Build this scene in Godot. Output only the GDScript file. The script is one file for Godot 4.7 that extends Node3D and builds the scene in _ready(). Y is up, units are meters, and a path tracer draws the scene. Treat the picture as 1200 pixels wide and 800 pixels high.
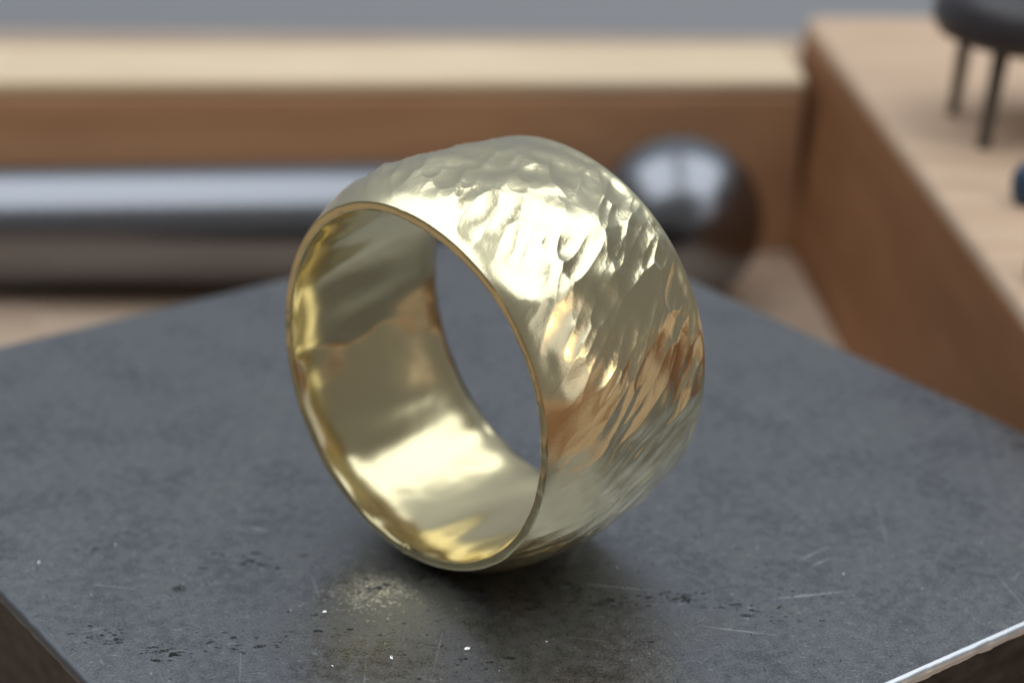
extends Node3D
# Close-up of a hammered gold band ring on a steel bench block. Lengths are in millimetres, MM turns them into metres.

const MM := 0.001
const FLOOR_Y := -14.5
# the ring: centre, axis (towards its far rim) and the two directions across it
const RC := Vector3(-1.303, 10.54, -91.714)
const AX := Vector3(0.70454, 0.05535, -0.7075)
const E1 := Vector3(0.70858, 0.0, 0.70563)
const E2 := Vector3(-0.03906, 0.99847, 0.03922)
# the steel block: its own two directions and extents along them
const BU := Vector3(0.80984, 0.0, -0.58666)
const BV := Vector3(0.58666, 0.0, 0.80984)
const U0 := 30.08
const U1 := 86.25
const V0 := -114.03
const V1 := -53.18

var used := {}
var gold: StandardMaterial3D
var gold_inner: StandardMaterial3D


func _ready() -> void:
	set_camera_and_light()
	build_surroundings()
	build_rod()
	build_block()
	build_ring()
	build_tools()
	build_filings()


func set_camera_and_light() -> void:
	var cam := Camera3D.new()
	cam.name = "camera"
	add_child(cam)
	var right := Vector3(0.99997, 0.00707, -0.00298)
	var up := Vector3(-0.00767, 0.92124, -0.38893)
	var fwd := Vector3(0.0, -0.38894, -0.92126)
	cam.transform = Transform3D(Basis(right, up, -fwd).orthonormalized(), Vector3(0, 50, 0) * MM)
	cam.near = 0.01
	cam.far = 20.0
	var lens := CameraAttributesPhysical.new()
	lens.frustum_focal_length = 70.5
	lens.frustum_focus_distance = 0.0928
	lens.frustum_near = 0.01
	lens.frustum_far = 20.0
	lens.exposure_aperture = 34.0
	cam.attributes = lens
	cam.fov = 19.33
	cam.current = true

	var we := WorldEnvironment.new()
	var env := Environment.new()
	env.background_mode = Environment.BG_COLOR
	env.background_color = Color(0.46, 0.455, 0.445)
	env.background_energy_multiplier = 1.0
	env.tonemap_mode = Environment.TONE_MAPPER_LINEAR
	env.tonemap_exposure = 1.0
	env.sdfgi_enabled = true
	env.ssao_enabled = true
	env.ssil_enabled = true
	we.environment = env
	we.name = "environment"
	add_child(we)

	# two cool panels overhead (the two patches on the steel ball), and a small warm lamp to the right
	area_light("ceiling_lamp", Vector3(-285, 620, -135), Vector3(-60, 0, -110), Vector2(0.50, 0.82), Color(0.95, 0.98, 1.0), 0.28)
	area_light("ceiling_lamp", Vector3(285, 620, -135), Vector3(60, 0, -110), Vector2(0.50, 0.82), Color(0.95, 0.98, 1.0), 0.28)
	area_light("added_fill_light", Vector3(520, 260, 330), Vector3(0, 0, -95), Vector2(0.55, 0.42), Color(0.97, 0.98, 1.0), 0.05)  # added fill for the ring's reflections, no window known there
	area_light("warm_lamp", Vector3(420, 150, 200), Vector3(0, 0, -95), Vector2(0.05, 0.09), Color(1.0, 0.80, 0.5), 0.03)


func area_light(called: String, at: Vector3, towards: Vector3, size: Vector2, color: Color, energy: float) -> void:
	var l := AreaLight3D.new()
	l.name = called
	l.area_size = size
	l.area_normalize_energy = true
	l.light_color = color
	l.light_energy = energy
	l.shadow_enabled = true
	l.area_range = 5.0
	add_child(l, true)
	l.look_at_from_position(at * MM, towards * MM, Vector3(0, 0, -1))


# ---------------------------------------------------------------- helpers

func numbered(called: String) -> String:
	if not used.has(called):
		used[called] = 0
		return called
	used[called] += 1
	return "%s_%03d" % [called, used[called]]


func thing(called: String, label: String, category: String, at := Vector3.ZERO, group := "") -> Node3D:
	var o := Node3D.new()
	o.name = numbered(called)
	add_child(o)
	o.position = at * MM
	o.set_meta("label", label)
	o.set_meta("category", category)
	if group != "":
		o.set_meta("group", group)
	return o


func part(called: String, mesh: Mesh, mat: Material, parent: Node, at := Vector3.ZERO) -> MeshInstance3D:
	var o := MeshInstance3D.new()
	o.name = called
	o.mesh = mesh
	o.material_override = mat
	o.position = at * MM
	o.cast_shadow = GeometryInstance3D.SHADOW_CASTING_SETTING_ON
	parent.add_child(o, true)
	return o


func structure(called: String, mesh: Mesh, mat: Material, at := Vector3.ZERO) -> MeshInstance3D:
	var o := part(called, mesh, mat, self, at)
	o.set_meta("kind", "structure")
	return o


# a closed or open grid of points as one smooth mesh; wraps along i when closed
func grid_mesh(pts: PackedVector3Array, ni: int, nj: int, closed: bool, flip := false, uvs := PackedVector2Array()) -> ArrayMesh:
	var normals := PackedVector3Array()
	normals.resize(ni * nj)
	for i in ni:
		var ia := (i - 1 + ni) % ni if closed else maxi(i - 1, 0)
		var ib := (i + 1) % ni if closed else mini(i + 1, ni - 1)
		for j in nj:
			var a := pts[ib * nj + j] - pts[ia * nj + j]
			var b := pts[i * nj + mini(j + 1, nj - 1)] - pts[i * nj + maxi(j - 1, 0)]
			var n := a.cross(b).normalized()
			normals[i * nj + j] = -n if flip else n
	var idx := PackedInt32Array()
	var rows := ni if closed else ni - 1
	idx.resize(rows * (nj - 1) * 6)
	var k := 0
	for i in rows:
		var i2 := (i + 1) % ni
		for j in nj - 1:
			var a := i * nj + j
			var b := i2 * nj + j
			if flip:
				idx[k] = a; idx[k + 1] = b; idx[k + 2] = b + 1
				idx[k + 3] = a; idx[k + 4] = b + 1; idx[k + 5] = a + 1
			else:
				idx[k] = a; idx[k + 1] = b + 1; idx[k + 2] = b
				idx[k + 3] = a; idx[k + 4] = a + 1; idx[k + 5] = b + 1
			k += 6
	var arr := []
	arr.resize(Mesh.ARRAY_MAX)
	arr[Mesh.ARRAY_VERTEX] = pts
	arr[Mesh.ARRAY_NORMAL] = normals
	if uvs.size():
		arr[Mesh.ARRAY_TEX_UV] = uvs
	arr[Mesh.ARRAY_INDEX] = idx
	var m := ArrayMesh.new()
	m.add_surface_from_arrays(Mesh.PRIMITIVE_TRIANGLES, arr)
	return m


# a profile of (radius, height) turned about the y axis
func lathe(profile: Array, n := 64) -> ArrayMesh:
	var pts := PackedVector3Array()
	for i in n:
		var a := TAU * i / n
		for p in profile:
			pts.append(Vector3(cos(a) * p.x, p.y, sin(a) * p.x) * MM)
	return grid_mesh(pts, n, profile.size(), true)


# a tube between two points, with rounded ends
func bar(a: Vector3, b: Vector3, ra: float, rb: float, n := 20) -> ArrayMesh:
	var d := (b - a).normalized()
	var x := d.cross(Vector3(0.31, 0.11, 0.94)).normalized()
	var y := d.cross(x)
	var rings := [[a, 0.001], [a, ra * 0.85], [a + d * ra * 0.15, ra], [b - d * rb * 0.15, rb], [b, rb * 0.85], [b, 0.001]]
	var pts := PackedVector3Array()
	for i in n:
		var t := TAU * i / n
		for r in rings:
			pts.append((r[0] + (x * cos(t) + y * sin(t)) * r[1]) * MM)
	return grid_mesh(pts, n, rings.size(), true, true)


# a box with rounded long edges: a rounded rectangle in the plane (side, up) drawn along a direction
func beam(a: Vector3, b: Vector3, wide: float, high: float, r: float) -> ArrayMesh:
	var d := (b - a).normalized()
	var s := d.cross(Vector3.UP).normalized()
	var outline := []
	for c in [[1, 1], [-1, 1], [-1, -1], [1, -1]]:
		var start: float = {[1, 1]: 0.0, [-1, 1]: 0.25, [-1, -1]: 0.5, [1, -1]: 0.75}[c] * TAU
		for k in 6:
			var t := start + TAU * 0.25 * k / 5.0
			outline.append(Vector2(c[0] * (wide / 2 - r) + cos(t) * r, c[1] * (high / 2 - r) + sin(t) * r))
	var pts := PackedVector3Array()
	for o in outline:
		var mid := Vector3.UP * high / 2
		var rim: Vector3 = s * o.x + Vector3.UP * o.y
		pts.append((a + mid) * MM)
		pts.append((a + mid + rim * 0.97) * MM)
		pts.append((a + mid + d * r * 0.6 + rim) * MM)
		pts.append((b + mid - d * r * 0.6 + rim) * MM)
		pts.append((b + mid + rim * 0.97) * MM)
		pts.append((b + mid) * MM)
	return grid_mesh(pts, outline.size(), 6, true, true)


func noise(kind: int, freq: float, sd: int, octaves := 1) -> FastNoiseLite:
	var n := FastNoiseLite.new()
	n.noise_type = kind
	n.frequency = freq
	n.seed = sd
	n.fractal_type = FastNoiseLite.FRACTAL_FBM if octaves > 1 else FastNoiseLite.FRACTAL_NONE
	n.fractal_octaves = octaves
	return n


func srgb(r: float, g: float, b: float) -> Color:
	return Color(r / 255.0, g / 255.0, b / 255.0)


# wood grain: long streaks along u, with pores; a knot or drilled mark can be added
func wood_texture(light: Color, dark: Color, sd: int, marks := []) -> ImageTexture:
	var w := 512
	var im := Image.create(w, w, false, Image.FORMAT_RGB8)
	var n1 := noise(FastNoiseLite.TYPE_SIMPLEX, 0.012, sd, 3)
	var n2 := noise(FastNoiseLite.TYPE_SIMPLEX, 0.09, sd + 1, 2)
	for y in w:
		for x in w:
			var warp := n1.get_noise_2d(x * 0.35, y * 0.9) * 22.0
			var v := 0.5 + 0.5 * sin((y + warp) * 0.13)
			v = v * 0.45 + 0.3 * (n2.get_noise_2d(x * 0.06, y * 2.6) + 0.5) + 0.25 * (n1.get_noise_2d(x * 0.2, y * 3.0) + 0.5)
			im.set_pixel(x, y, dark.lerp(light, clampf(v, 0, 1)))
	for m in marks:
		for y in range(int(m.y - m.z), int(m.y + m.z) + 1):
			for x in range(int(m.x - m.z), int(m.x + m.z) + 1):
				var d: float = Vector2(x - m.x, y - m.y).length() / m.z
				if d < 1.0:
					im.set_pixel(posmod(x, w), posmod(y, w), im.get_pixel(posmod(x, w), posmod(y, w)).lerp(dark * 0.5, (1.0 - d * d) * 0.8))
	return ImageTexture.create_from_image(im)


func wood_material(light: Color, dark: Color, sd: int, size := 60.0) -> StandardMaterial3D:
	var m := StandardMaterial3D.new()
	m.albedo_texture = wood_texture(light, dark, sd)
	m.uv1_triplanar = true
	m.uv1_scale = Vector3.ONE / (size * MM)
	m.roughness = 0.6
	m.metallic_specular = 0.4
	return m


# ---------------------------------------------------------------- the setting

func build_surroundings() -> void:
	var floor_wood := wood_material(srgb(200, 178, 158), srgb(168, 142, 120), 11, 70.0)
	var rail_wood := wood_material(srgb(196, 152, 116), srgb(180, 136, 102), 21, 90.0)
	var painted_lit_wood := wood_material(srgb(234, 214, 184), srgb(214, 190, 158), 25, 90.0)  # light falling on the rail's top, put into the colour
	var shaded_block_wood := wood_material(srgb(156, 110, 74), srgb(138, 94, 62), 31, 80.0)  # darker tone carrying the shade of the side face
	var painted_lit_top := wood_material(srgb(212, 184, 158), srgb(194, 164, 138), 35, 60.0)  # paler tone carrying the light on the block's top

	var st := BoxMesh.new()
	st.size = Vector3(420, 12, 330) * MM
	structure("tray_floor", st, floor_wood, Vector3(-40, FLOOR_Y - 6, -90))

	var wall := BoxMesh.new()
	wall.size = Vector3(1600, 900, 20) * MM
	var paint := StandardMaterial3D.new()
	paint.albedo_color = srgb(196, 202, 212)
	paint.roughness = 0.85
	structure("back_wall", wall, paint, Vector3(0, 80, -520))

	# the rail along the back of the tray, its shaded face and lit top painted as two wood colours
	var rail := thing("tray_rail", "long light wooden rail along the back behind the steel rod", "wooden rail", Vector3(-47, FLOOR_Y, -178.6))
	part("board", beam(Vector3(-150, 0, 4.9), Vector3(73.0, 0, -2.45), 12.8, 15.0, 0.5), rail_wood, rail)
	part("painted_lit_strip", beam(Vector3(-150, 15.0, 4.9), Vector3(73.0, 15.0, -2.45), 12.6, 1.5, 0.6), painted_lit_wood, rail)

	var front := thing("tray_rail", "unseen brown wooden rail added along the near side for its reflection in the ring", "wooden rail", Vector3(-20, FLOOR_Y, -42))
	part("board", beam(Vector3(-190, 0, 0), Vector3(190, 0, 0), 14.0, 18.0, 0.8), rail_wood, front)  # unseen, added to bring a brown band into the ring's reflections

	# the wooden block at the right: its left face looks at the ring, its top carries the tools; shade and light are painted into their colours
	var block := thing("tool_block", "thick wooden block with shade painted into its side face at the right of the tray", "wooden block", Vector3(0, FLOOR_Y, 0))
	part("body", slab([Vector2(25.0, -187), Vector2(30.2, -106), Vector2(130, -106), Vector2(130, -187)], [Vector2(27.4, -187), Vector2(31.2, -106), Vector2(130, -106), Vector2(130, -187)], 18.3, 0.2), shaded_block_wood, block)
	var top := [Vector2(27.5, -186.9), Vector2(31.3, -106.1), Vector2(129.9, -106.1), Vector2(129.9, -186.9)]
	part("painted_lit_top", slab(top, top, 1.0, 0.6), painted_lit_top, block, Vector3(0, 18.3, 0))


# an upright slab over a four-cornered outline with rounded top edges
func slab(foot: Array, outline: Array, high: float, r: float) -> ArrayMesh:
	var c := Vector2.ZERO
	for p in outline:
		c += p / outline.size()
	var pts := PackedVector3Array()
	var ring := []
	for i in outline.size():
		var p: Vector2 = outline[i]
		var a: Vector2 = (outline[(i - 1 + outline.size()) % outline.size()] - p).normalized()
		var b: Vector2 = (outline[(i + 1) % outline.size()] - p).normalized()
		var rr := 1.6
		for k in 5:
			var t := k / 4.0
			ring.append([p + a * rr * (1 - t) * (1 - t) + b * rr * t * t, foot[i] - p])
	for q in ring:
		var p: Vector2 = q[0]
		var inn: Vector2 = (c - p).normalized()
		for e in [[0.0, 0.0], [0.0, high - r], [r * 0.3, high - r * 0.3], [r, high], [r + 2.0, high]]:
			var s: Vector2 = p + inn * e[0] + q[1] * (1.0 - e[1] / high)
			pts.append(Vector3(s.x, e[1], s.y) * MM)
		pts.append(Vector3(c.x, high, c.y) * MM)
	return grid_mesh(pts, ring.size(), 6, true, true)


# ---------------------------------------------------------------- the ball-ended rod

func build_rod() -> void:
	var steel := StandardMaterial3D.new()
	steel.albedo_color = srgb(134, 136, 142)
	steel.metallic = 1.0
	steel.roughness = 0.27
	var ball := Vector3(14.2, FLOOR_Y + 7.25, -162.5)
	var rod := thing("dapping_punch", "polished steel rod with a ball end lying behind the block", "punch", Vector3(ball.x, FLOOR_Y, ball.z))
	var d := Vector3(-58.8, -1.75, -1.8).normalized()
	var x := d.cross(Vector3.UP).normalized()
	var y := x.cross(d)
	var prof := []
	for k in 30:
		var a := PI * k / 29.0 * 0.80
		prof.append(Vector2(-7.25 * cos(a), maxf(7.25 * sin(a), 0.01)))
	prof.append(Vector2(7.2, 4.3))
	prof.append(Vector2(9.0, 4.8))
	prof.append(Vector2(13, 5.2))
	prof.append(Vector2(24, 5.4))
	var cuts := [prof.slice(0, 30), prof.slice(29)]
	for k in 14:
		cuts[1].append(Vector2(30 + k * 9, 5.4))
	for c in 2:
		var pts := PackedVector3Array()
		for i in 72:
			var t := TAU * i / 72
			for p in cuts[c]:
				pts.append((Vector3(0, 7.25, 0) + d * p.x + (x * cos(t) + y * sin(t)) * p.y) * MM)
		part(["ball", "shaft"][c], grid_mesh(pts, 72, cuts[c].size(), true, true), steel, rod)


# ---------------------------------------------------------------- the steel block

func block_point(u: float, v: float, y: float) -> Vector3:
	return (BU * u + BV * v + Vector3(0, y, 0)) * MM


func world_to_texture(x: float, z: float, size: int) -> Vector2:
	var p := Vector3(x, 0, z)
	return Vector2((p.dot(BU) - U0) / (U1 - U0), (p.dot(BV) - V0) / (V1 - V0)) * size


func blot(data: PackedFloat32Array, size: int, at: Vector2, along: Vector2, rx: float, ry: float, amount: float) -> void:
	# an uneven soft-edged blot, added to a layer
	var r := maxf(rx, ry)
	var nx := along.normalized()
	var ny := Vector2(-nx.y, nx.x)
	for y in range(maxi(0, int(at.y - r)), mini(size - 1, int(at.y + r)) + 1):
		for x in range(maxi(0, int(at.x - r)), mini(size - 1, int(at.x + r)) + 1):
			var d := Vector2(x, y) - at
			var q := Vector2(d.dot(nx) / rx, d.dot(ny) / ry).length()
			if q < 1.0:
				data[y * size + x] += amount * smoothstep(1.0, 0.45, q)


func line(data: PackedFloat32Array, size: int, a: Vector2, b: Vector2, half: float, amount: float) -> void:
	var n := int((b - a).length()) + 1
	for k in n:
		var p := a.lerp(b, k / float(n))
		var fade := sin(PI * clampf(k / float(n), 0.03, 0.97))
		for y in range(int(p.y - half), int(p.y + half) + 2):
			for x in range(int(p.x - half), int(p.x + half) + 2):
				if x >= 0 and y >= 0 and x < size and y < size:
					var w := clampf(half + 0.5 - (Vector2(x, y) - p).length(), 0.0, 1.0)
					if w > 0.0:
						var at := y * size + x
						var want := amount * fade * w
						if absf(want) > absf(data[at]):
							data[at] = want


func build_block() -> void:
	var rng := RandomNumberGenerator.new()
	rng.seed = 7
	var size := 1800
	var per_mm := size / 58.0
	var marks := PackedFloat32Array()   # scratches and one painted glow: above 0 bright, below 0 dark
	var pits := PackedFloat32Array()    # dark pits and stains
	marks.resize(size * size)
	pits.resize(size * size)
	# fine scratches in all directions, mostly short
	for k in 14000:
		var a := Vector2(rng.randf(), rng.randf()) * size
		var t := rng.randf() * TAU if rng.randf() < 0.5 else rng.randfn(0.55, 0.35)
		var l := per_mm * (0.15 + 1.1 * rng.randf() * rng.randf() * rng.randf())
		line(marks, size, a, a + Vector2(cos(t), sin(t)) * l, 0.5 + rng.randf() * 0.4, (0.1 + 0.6 * rng.randf() * rng.randf()) * (1.0 if rng.randf() < 0.7 else -1.0))
	for k in 40:
		var a := Vector2(rng.randf(), rng.randf()) * size
		var t := rng.randf() * TAU
		var l := per_mm * (2.0 + 5.0 * rng.randf())
		line(marks, size, a, a + Vector2(cos(t), sin(t)) * l, 0.8, 0.22 + 0.25 * rng.randf())
	# the longer scratches seen right of the ring
	for s in [[2.5, -87.6, 7.4, -86.8, 0.6], [12.6, -86.0, 17.2, -87.0, 0.7], [14.6, -89.9, 16.6, -91.6, 0.6], [16.5, -90.4, 15.2, -89.3, 0.7], [9.0, -83.5, 13.0, -82.6, 0.5], [-14.0, -93.2, -12.6, -92.6, 0.6], [-21, -87, -18.5, -86.6, 0.5]]:
		line(marks, size, world_to_texture(s[0], s[1], size), world_to_texture(s[2], s[3], size), 1.3, s[4])
	# the light the ring throws left of its foot, painted as short bright strokes
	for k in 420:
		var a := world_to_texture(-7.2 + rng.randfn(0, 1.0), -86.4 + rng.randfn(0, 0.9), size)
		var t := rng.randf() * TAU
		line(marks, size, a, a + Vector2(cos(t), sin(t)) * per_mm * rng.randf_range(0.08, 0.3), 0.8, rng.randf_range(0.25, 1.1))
	# clusters of corrosion pits: where, how wide, how many
	for c in [[-19.3, -82.1, 1.3, 0.7, 60], [-16.0, -80.7, 1.2, 0.6, 44], [-13.0, -81.5, 2.2, 0.9, 34], [4.9, -85.7, 1.3, 0.5, 60], [8.1, -86.2, 1.4, 0.4, 50], [3.2, -87.2, 0.8, 0.5, 22], [10.5, -85.4, 1.3, 0.5, 26],
			[15.0, -86.6, 1.8, 0.7, 26], [13.4, -84.5, 2.0, 0.8, 26], [-13.2, -89.5, 2.2, 0.8, 44], [-7.1, -87.0, 1.3, 0.7, 36], [-18, -90, 6, 3, 30], [0, -80, 6, 3, 30], [10, -90, 5, 3, 24], [-8, -83, 5, 3, 30]]:
		for k in c[4]:
			var p := world_to_texture(c[0] + rng.randfn(0, 0.6) * c[2], c[1] + rng.randfn(0, 0.6) * c[3], size)
			var r := per_mm * (0.04 + 0.17 * rng.randf() * rng.randf())
			blot(pits, size, p, Vector2(1, rng.randfn(0.6, 0.4)), r * (1.2 + rng.randf() * 1.5), r, 0.35 + 0.5 * rng.randf())
	for k in 900:
		var r := per_mm * (0.03 + 0.07 * rng.randf() * rng.randf())
		blot(pits, size, Vector2(rng.randf(), rng.randf()) * size, Vector2(1, rng.randfn(0.6, 0.5)), r * (1 + rng.randf()), r, 0.25 + 0.5 * rng.randf())
	# the round spot at the left and the long brown smears at the right
	blot(pits, size, world_to_texture(-16.4, -86.6, size), Vector2(1, 0.7), per_mm * 0.55, per_mm * 0.5, 0.6)
	for s in [[24.0, -98.0, 2.0, 0.45, 0.34], [27.9, -99.2, 1.4, 0.45, 0.34], [18.0, -112.0, 1.6, 1.2, 0.2], [-25.5, -104, 2.6, 1.6, 0.15], [-20.5, -99.5, 3.0, 1.6, 0.16], [11.5, -103.0, 2.2, 1.4, 0.2], [13.5, -98.2, 1.6, 0.8, 0.22], [7.0, -96, 2, 0.8, 0.2]]:
		for k in 5:
			blot(pits, size, world_to_texture(s[0] + rng.randfn(0, 0.5) * s[2], s[1] + rng.randfn(0, 0.5) * s[3], size), Vector2(1, 0.6), per_mm * s[2] * (0.2 + 0.4 * rng.randf()), per_mm * s[3] * (0.3 + 0.5 * rng.randf()), s[4] * 0.4)

	var cloud := noise(FastNoiseLite.TYPE_SIMPLEX, 0.004, 3, 4).get_image(size, size, false, false, false).get_data()
	var fine := noise(FastNoiseLite.TYPE_SIMPLEX, 0.03, 4, 4).get_image(size, size, false, false, false).get_data()
	var grit := noise(FastNoiseLite.TYPE_SIMPLEX, 0.16, 5, 3).get_image(size, size, false, false, false).get_data()
	var rgb := PackedByteArray()
	var hgt := PackedByteArray()
	rgb.resize(size * size * 3)
	hgt.resize(size * size * 3)
	for i in size * size:
		var c := cloud[i] / 255.0 - 0.5
		var f := fine[i] / 255.0 - 0.5
		var g := grit[i] / 255.0 - 0.5
		var p := smoothstep(0.12, 0.95, pits[i] * (1.0 + 2.6 * g + 1.2 * f))
		var m := marks[i]
		var stain := clampf((c * 1.6 + f * 0.9 - 0.02) * 1.8, 0.0, 1.0)
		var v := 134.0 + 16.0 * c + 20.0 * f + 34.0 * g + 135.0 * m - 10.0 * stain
		v *= 1.0 - 0.6 * p
		rgb[i * 3] = clampi(int(v * 0.985), 0, 255)
		rgb[i * 3 + 1] = clampi(int(v), 0, 255)
		rgb[i * 3 + 2] = clampi(int(v * (1.03 - 0.02 * stain - 0.05 * p)), 0, 255)
		hgt[i * 3] = clampi(int(150.0 + 30.0 * f + 46.0 * g - 50.0 * absf(m) - 110.0 * p), 0, 255)
		hgt[i * 3 + 1] = clampi(int(98.0 + 60.0 * c + 50.0 * f + 40.0 * g + 90.0 * p - 40.0 * m), 0, 255)
	var top := StandardMaterial3D.new()
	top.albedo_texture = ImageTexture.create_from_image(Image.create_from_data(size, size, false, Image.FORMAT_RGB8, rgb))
	var relief := ImageTexture.create_from_image(Image.create_from_data(size, size, false, Image.FORMAT_RGB8, hgt))
	top.heightmap_enabled = true
	top.heightmap_texture = relief
	top.heightmap_scale = 0.0035
	top.roughness_texture = relief
	top.roughness_texture_channel = BaseMaterial3D.TEXTURE_CHANNEL_GREEN
	top.roughness = 0.9
	top.metallic = 0.92
	var bright := StandardMaterial3D.new()
	bright.albedo_color = srgb(196, 199, 204)
	bright.metallic = 1.0
	bright.roughness = 0.34
	var shaded_edge: StandardMaterial3D = bright.duplicate()  # darker copy: the near-left edge's weaker light put into its colour
	shaded_edge.albedo_color = srgb(112, 115, 120)
	shaded_edge.roughness = 0.5
	var side := StandardMaterial3D.new()
	side.albedo_texture = wood_like_steel()
	side.uv1_triplanar = true
	side.uv1_scale = Vector3.ONE / (26.0 * MM)
	side.metallic = 0.8
	side.roughness = 0.5

	var block := thing("bench_block", "square grey steel bench block under the ring, scratched and stained", "steel block", (BU * (U0 + U1) / 2 + BV * (V0 + V1) / 2) + Vector3(0, FLOOR_Y, 0))
	var off := -block.position
	var ch := 0.36   # the worn edge
	# top face
	var pts := PackedVector3Array()
	var uvs := PackedVector2Array()
	for i in 2:
		for j in 2:
			var u := lerpf(U0 + ch, U1 - ch, i)
			var v := lerpf(V0 + ch, V1 - ch, j)
			pts.append(block_point(u, v, 0) + off)
			uvs.append(Vector2((u - U0) / (U1 - U0), (v - V0) / (V1 - V0)))
	var mesh := grid_mesh(pts, 2, 2, false, true, uvs)
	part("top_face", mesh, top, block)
	# worn edges and side faces
	var cs := [[U0, V0], [U1, V0], [U1, V1], [U0, V1]]
	var en := noise(FastNoiseLite.TYPE_SIMPLEX, 0.5, 17, 3)
	for k in 4:
		var a: Array = cs[k]
		var b: Array = cs[(k + 1) % 4]
		var inw := Vector2((U0 + U1) / 2 - (a[0] + b[0]) / 2, (V0 + V1) / 2 - (a[1] + b[1]) / 2).normalized()
		var dir := Vector2(b[0] - a[0], b[1] - a[1]).normalized()
		var e := PackedVector3Array()
		var n := 240
		for i in n + 1:
			var t := i / float(n)
			var w := Vector2(lerpf(a[0], b[0], t), lerpf(a[1], b[1], t))
			var nick := 0.10 * en.get_noise_2d(t * 60.0, k * 40.0)
			var long := Vector2(lerpf(1, -1, t), 0).x
			for q in [[ch, 0.0], [ch * 0.62, -0.03], [ch * 0.30 , -0.12 - nick * 0.4], [ch * 0.08, -0.26 - nick * 0.6], [0.0, -0.42 - nick]]:
				var inset: float = q[0]
				var s := w + inw * inset + dir * inset * long
				e.append(block_point(s.x, s.y, q[1]) + off)
		part("worn_edge", grid_mesh(e, n + 1, 5, false, true), shaded_edge if k == 3 else bright, block)
		var f := PackedVector3Array()
		for i in n + 1:
			var t := i / float(n)
			var w := Vector2(lerpf(a[0], b[0], t), lerpf(a[1], b[1], t))
			var nick := 0.10 * en.get_noise_2d(t * 60.0, k * 40.0)
			f.append(block_point(w.x, w.y, -0.42 - nick) + off)
			f.append(block_point(w.x, w.y, FLOOR_Y) + off)
		part("side_face", grid_mesh(f, n + 1, 2, false, true), side, block)


func wood_like_steel() -> ImageTexture:
	var w := 512
	var im := Image.create(w, w, false, Image.FORMAT_RGB8)
	var n1 := noise(FastNoiseLite.TYPE_SIMPLEX, 0.02, 61, 4)
	var n2 := noise(FastNoiseLite.TYPE_CELLULAR, 0.06, 62)
	for y in w:
		for x in w:
			var v := 0.2 + 0.1 * n1.get_noise_2d(x, y * 1.6)
			if n2.get_noise_2d(x * 0.7, y * 1.4) < -0.94 and n1.get_noise_2d(x + 900, y) > 0.1:
				v *= 0.45
			im.set_pixel(x, y, Color(v * 1.04, v, v * 0.97))
	return ImageTexture.create_from_image(im)


# ---------------------------------------------------------------- the ring

func rim_scale(a: float) -> float:
	return 1.0 + 0.01413 * cos(2.0 * (a + 2.14282)) + 0.00346 * cos(3 * a) + 0.00386 * sin(3 * a) - 0.00397 * cos(4 * a) + 0.00309 * sin(4 * a) - 0.00189 * cos(5 * a)


func outer_radius(t: float) -> float:
	var mid := -0.209
	var s := absf((t - mid) / (1.0 + mid)) if t < mid else absf((t - mid) / (1.0 - mid))
	return lerpf(10.587, 9.449 if t < mid else 9.861, pow(s, 2.325))


func inner_radius(t: float) -> float:
	return lerpf(9.449, 9.861, (t + 1) * 0.5) - 0.93 + 0.28 * (1.0 - t * t) + 0.50 * pow(clampf((absf(t) - 0.55) / 0.45, 0.0, 1.0), 2.8)


func ring_point(a: float, t: float, r: float) -> Vector3:
	return (E1 * cos(a) + E2 * sin(a)) * (r * rim_scale(a)) + AX * (t * 5.23 - 0.05 * cos(2.0 * (a + 2.184)))


# the hammer's marks: long rounded hollows that all run one way, as one hand struck them
func stamp_dents(ni: int, nj: int) -> PackedFloat32Array:
	var rng := RandomNumberGenerator.new()
	rng.seed = 23
	var out := PackedFloat32Array()
	out.resize(ni * nj)
	var look := Vector3(0.0, -0.389, -0.921)
	for k in 1150:
		var a := rng.randf() * TAU
		var t := rng.randf_range(-0.97, 0.97)
		var r := outer_radius(t)
		var nrm := (E1 * cos(a) + E2 * sin(a)).normalized()
		var low := smoothstep(0.35, -0.55, sin(a))
		var run := Vector3(lerpf(0.36, 0.82, low), lerpf(0.86, 0.55, low), lerpf(-0.36, -0.23, low))
		var dir := nrm.cross(look.cross(run)).normalized()
		var tang := -E1 * sin(a) + E2 * cos(a)
		var dx := dir.dot(tang)
		var dy := dir.dot(AX)
		var ang := atan2(dy, dx) + rng.randfn(0, 0.10)
		var ca := cos(ang)
		var sa := sin(ang)
		var half_w := lerpf(0.28, 0.88, pow(rng.randf(), 1.4))
		var half_l := half_w * rng.randf_range(1.6, 4.2) * (1.0 + 0.5 * low)
		var deep := half_w * rng.randf_range(0.10, 0.22)
		var di := int(half_l / (TAU * r / ni)) + 1
		var dj := int(half_l / (10.46 / nj)) + 1
		var ci := int(a / TAU * ni)
		var cj := int((t + 1) * 0.5 * nj)
		for i in range(ci - di, ci + di + 1):
			var x := (i - ci) * TAU * r / ni
			for j in range(maxi(cj - dj, 0), mini(cj + dj, nj - 1) + 1):
				var y := (j - cj) * 10.46 / nj
				var l := (x * ca + y * sa) / half_l
				var w := (y * ca - x * sa) / half_w
				var q := w * w + l * l * absf(l)
				if q < 1.0:
					var at := posmod(i, ni) * nj + j
					out[at] = minf(out[at], -deep * (1.0 - q) * (1.0 - 0.35 * l))
	return out


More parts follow.
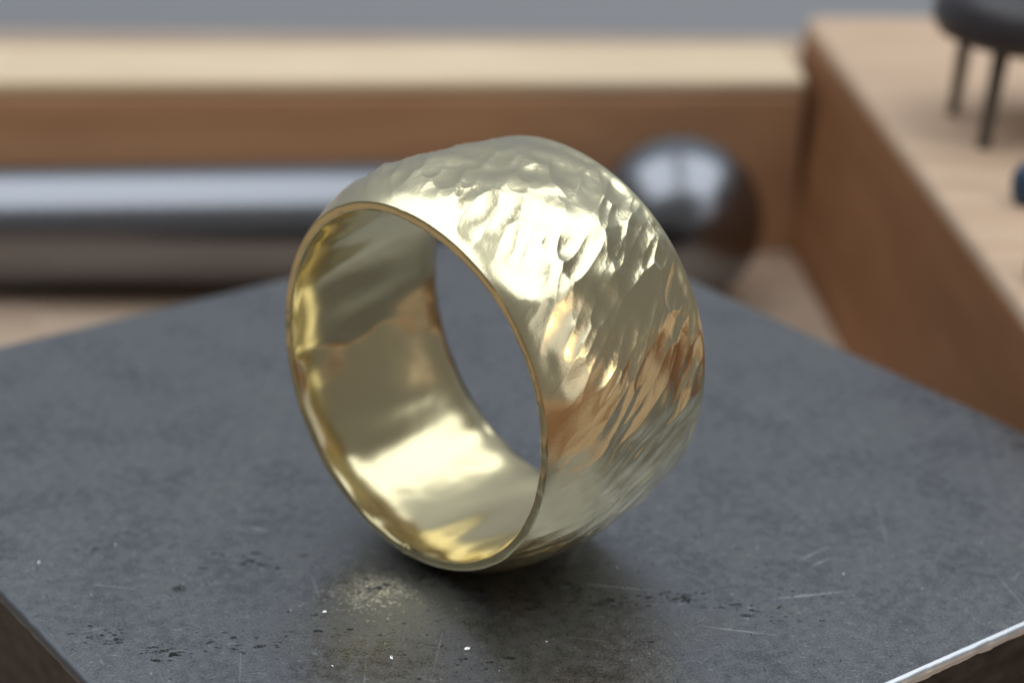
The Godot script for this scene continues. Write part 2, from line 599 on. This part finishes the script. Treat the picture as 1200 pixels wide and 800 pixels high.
func build_ring() -> void:
	gold = StandardMaterial3D.new()
	gold.albedo_color = srgb(227, 217, 180)
	gold.metallic = 1.0
	gold.roughness = 0.225
	var scr := NoiseTexture2D.new()
	scr.noise = noise(FastNoiseLite.TYPE_SIMPLEX, 0.05, 71, 4)
	scr.width = 512
	scr.height = 512
	scr.seamless = true
	gold.heightmap_enabled = true
	gold.heightmap_texture = scr
	gold.heightmap_scale = 0.0003
	gold.uv1_triplanar = true
	gold.uv1_scale = Vector3(1, 1, 1) / (5.0 * MM)
	gold_inner = gold.duplicate()
	gold_inner.albedo_color = srgb(222, 209, 168)
	gold_inner.roughness = 0.23

	var gold_rim: StandardMaterial3D = gold.duplicate()
	gold_rim.albedo_color = srgb(206, 194, 152)
	gold_rim.roughness = 0.3

	var ring := thing("ring", "wide pale gold band ring with hammered outside standing on the steel block", "ring", Vector3(RC.x, 0, RC.z))
	var lift := Vector3(0, RC.y, 0)
	var along := Vector3(0.44, 0.82, -0.36).normalized()
	var cells := noise(FastNoiseLite.TYPE_CELLULAR, 0.62, 91)
	cells.cellular_distance_function = FastNoiseLite.DISTANCE_EUCLIDEAN_SQUARED
	cells.cellular_return_type = FastNoiseLite.RETURN_DISTANCE
	cells.domain_warp_enabled = true
	cells.domain_warp_amplitude = 0.5
	cells.domain_warp_frequency = 0.5
	var streak := noise(FastNoiseLite.TYPE_SIMPLEX, 0.9, 92, 2)
	var broad := noise(FastNoiseLite.TYPE_SIMPLEX, 0.22, 93, 2)
	var where := noise(FastNoiseLite.TYPE_SIMPLEX, 0.17, 94)
	var dents := stamp_dents(1100, 230)
	var ni := 1100
	var nj := 230
	var pts := PackedVector3Array()
	pts.resize(ni * nj)
	for i in ni:
		var a := TAU * i / ni
		for j in nj:
			var t := lerpf(-1.0, 1.0, j / float(nj - 1))
			var r := outer_radius(t)
			var p := ring_point(a, t, r)
			var q := p - along * (p.dot(along) * 0.6)
			var calm := smoothstep(1.0, 0.86, absf(t)) * lerpf(0.38, 1.0, smoothstep(-0.75, -0.2, t + 0.25 * sin(a)))
			var amount := clampf(1.0 + 0.8 * where.get_noise_3dv(p), 0.5, 1.3) * calm
			var h := (0.05 * (cells.get_noise_3dv(q) + 0.75) + dents[i * nj + j]) * amount
			h += 0.012 * streak.get_noise_3dv(q * 0.9) * amount
			h += 0.12 * broad.get_noise_3dv(p + along * 3.0) * smoothstep(1.0, 0.8, absf(t))
			pts[i * nj + j] = (ring_point(a, t, r + h) + lift) * MM
	part("hammered_face", grid_mesh(pts, ni, nj, true, true), gold, ring)

	var wave := noise(FastNoiseLite.TYPE_SIMPLEX, 0.30, 95, 1)
	var rough := noise(FastNoiseLite.TYPE_SIMPLEX, 0.42, 99, 2)
	var rimn := noise(FastNoiseLite.TYPE_SIMPLEX, 0.7, 96, 3)
	# rims: rounded strips from the outer edge to the inner edge
	for side in [-1.0, 1.0]:
		var e := PackedVector3Array()
		var nr := 700
		for i in nr:
			var a := TAU * i / nr
			var base := ring_point(a, side, outer_radius(side))
			var ro := outer_radius(side)
			var rin := inner_radius(side * 0.985) + 0.09 * rimn.get_noise_3dv(base * 0.25)
			var bump := 0.06 * rimn.get_noise_3dv(base * 0.6)
			var burr := exp(-pow((a - 4.612) / 0.016, 2.0)) if side < 0.0 else 0.0
			rin -= 0.16 * burr
			for q in [[0.0, 0.0], [0.12, 0.75], [0.3, 1.0], [0.6, 1.0], [0.85, 0.8], [0.96, 0.3], [1.0, -0.6]]:
				var out: float = side * (1.0 + q[1] * (0.010 + bump * 0.22 + 0.03 * burr))
				e.append((ring_point(a, out, lerpf(ro, rin, q[0])) + lift) * MM)
		part("rim", grid_mesh(e, nr, 7, true, side > 0), gold_rim, ring)
	# inside
	var mi := 700
	var mj := 110
	var ins := PackedVector3Array()
	for i in mi:
		var a := TAU * i / mi
		for j in mj:
			var t := lerpf(-0.9865, 0.9865, j / float(mj - 1))
			var p := ring_point(a, t * 0.35, 9.2)
			var h := 0.12 * wave.get_noise_3dv(p) + 0.016 * rough.get_noise_3dv(ring_point(a, t * 0.7, 9.2))
			var seam := (a - 3.30 - 0.03 * wave.get_noise_1d(t * 4.0) - 0.03 * t) / 0.062
			h += 0.10 * exp(-seam * seam) * smoothstep(0.6, 0.2, t) * (0.8 + 0.5 * wave.get_noise_1d(t * 5.0 + 40.0))
			h *= smoothstep(1.0, 0.9, absf(t))
			ins.append((ring_point(a, t, inner_radius(t) + h) + lift) * MM)
	part("inner_face", grid_mesh(ins, mi, mj, true, false), gold_inner, ring)


# ---------------------------------------------------------------- small tools on the wooden block, filings

func build_tools() -> void:
	var rubber := StandardMaterial3D.new()
	rubber.albedo_color = srgb(56, 52, 56)
	rubber.roughness = 0.35
	var steel := StandardMaterial3D.new()
	steel.albedo_color = srgb(96, 90, 84)
	steel.metallic = 0.8
	steel.roughness = 0.45
	var blue := StandardMaterial3D.new()
	blue.albedo_color = srgb(40, 66, 92)
	blue.roughness = 0.5
	var dark := StandardMaterial3D.new()
	dark.albedo_color = srgb(60, 46, 40)
	dark.roughness = 0.5
	var y := FLOOR_Y + 19.3
	var stand := thing("tripod_stand", "dark round-topped tool standing on thin legs on the wooden block", "tool", Vector3(40.8, y, -151))
	part("top", lathe([Vector2(0.01, 6.4), Vector2(7.4, 6.4), Vector2(8.6, 6.9), Vector2(9.1, 7.8), Vector2(8.9, 9.4), Vector2(7.8, 10.8), Vector2(5.0, 11.8), Vector2(0.01, 12.2)]), rubber, stand, Vector3(0.4, 0.7, 0))
	part("leg", bar(Vector3(-5.3, 0, 5.8), Vector3(-4.3, 7.2, 4.4), 0.5, 0.65), steel, stand)
	part("leg", bar(Vector3(-5.8, 0, -3.2), Vector3(-5.4, 7.2, -2.6), 0.45, 0.6), steel, stand)
	part("leg", bar(Vector3(5.4, 0, 0.0), Vector3(4.0, 6.9, 0.0), 0.45, 0.6), steel, stand)
	var b := thing("blue_burr", "small blue tool tip at the right edge on the wooden block", "burr", Vector3(36.0, y, -132.5))
	part("tip", lathe([Vector2(0.01, 0), Vector2(1.0, 0), Vector2(1.35, 0.8), Vector2(1.35, 2.0), Vector2(0.9, 2.8), Vector2(0.01, 3.0)], 32), blue, b)
	var k := thing("dark_burr", "small dark tool tip at the right edge below the blue one", "burr", Vector3(33.4, y, -117.5))
	part("tip", lathe([Vector2(0.01, 0), Vector2(0.9, 0), Vector2(1.2, 0.7), Vector2(1.1, 1.9), Vector2(0.7, 2.4), Vector2(0.01, 2.6)], 32), dark, k)


func build_filings() -> void:
	var shine := StandardMaterial3D.new()
	shine.albedo_color = srgb(235, 236, 236)
	shine.metallic = 1.0
	shine.roughness = 0.25
	var spots := [
		[Vector3(-2.0, 0, -81.1), 0.22, 0.5, "bright metal filing lying in front of the ring, right one of the front pair"],
		[Vector3(-5.5, 0, -80.3), 0.17, 1.9, "bright metal filing lying in front of the ring, left one of the front pair"],
		[Vector3(-9.0, 0, -84.4), 0.16, 0.3, "tiny bright filing on the lit patch at the ring's left"],
		[Vector3(-23.9, 0, -89.1), 0.10, 1.1, "tiny bright filing near the left corner of the block"],
		[Vector3(-8.2, 0, -79.6), 0.09, 2.4, "tiny bright filing nearest the front corner of the block"],
	]
	for s in spots:
		var f := thing("metal_filing", s[3], "filing", s[0] + Vector3(0, 0.004, 0), "loose metal filings on the block")
		var r: float = s[1] * 0.7
		var m := SphereMesh.new()
		m.radius = r * MM
		m.height = r * 1.1 * MM
		m.radial_segments = 9
		m.rings = 5
		var o := part("chip", m, shine, f, Vector3(0, r * 0.55, 0))
		o.rotation = Vector3(0.2, s[2], 0.3)
		o.scale = Vector3(1.25, 1.0, 0.85)
	# fine glinting dust scattered on the block, too small to count
	var rng := RandomNumberGenerator.new()
	rng.seed = 41
	var dust := MultiMesh.new()
	dust.transform_format = MultiMesh.TRANSFORM_3D
	var grain := SphereMesh.new()
	grain.radius = 0.5
	grain.height = 0.7
	grain.radial_segments = 6
	grain.rings = 3
	dust.mesh = grain
	dust.instance_count = 50
	for i in 50:
		var u := rng.randf_range(U0 + 1, U1 - 1)
		var v := rng.randf_range(V0 + 20, V1 - 1)
		var r := 0.02 + 0.05 * rng.randf() * rng.randf()
		var b := Basis(Vector3.UP, rng.randf() * TAU).scaled(Vector3(1.4, 0.8, 1.0) * r * MM * 2.0)
		dust.set_instance_transform(i, Transform3D(b, block_point(u, v, r * 0.4)))
	var o := MultiMeshInstance3D.new()
	o.name = "metal_dust"
	o.multimesh = dust
	o.material_override = shine
	o.set_meta("kind", "stuff")
	o.set_meta("label", "fine glinting metal dust scattered over the steel block")
	o.set_meta("category", "dust")
	add_child(o)
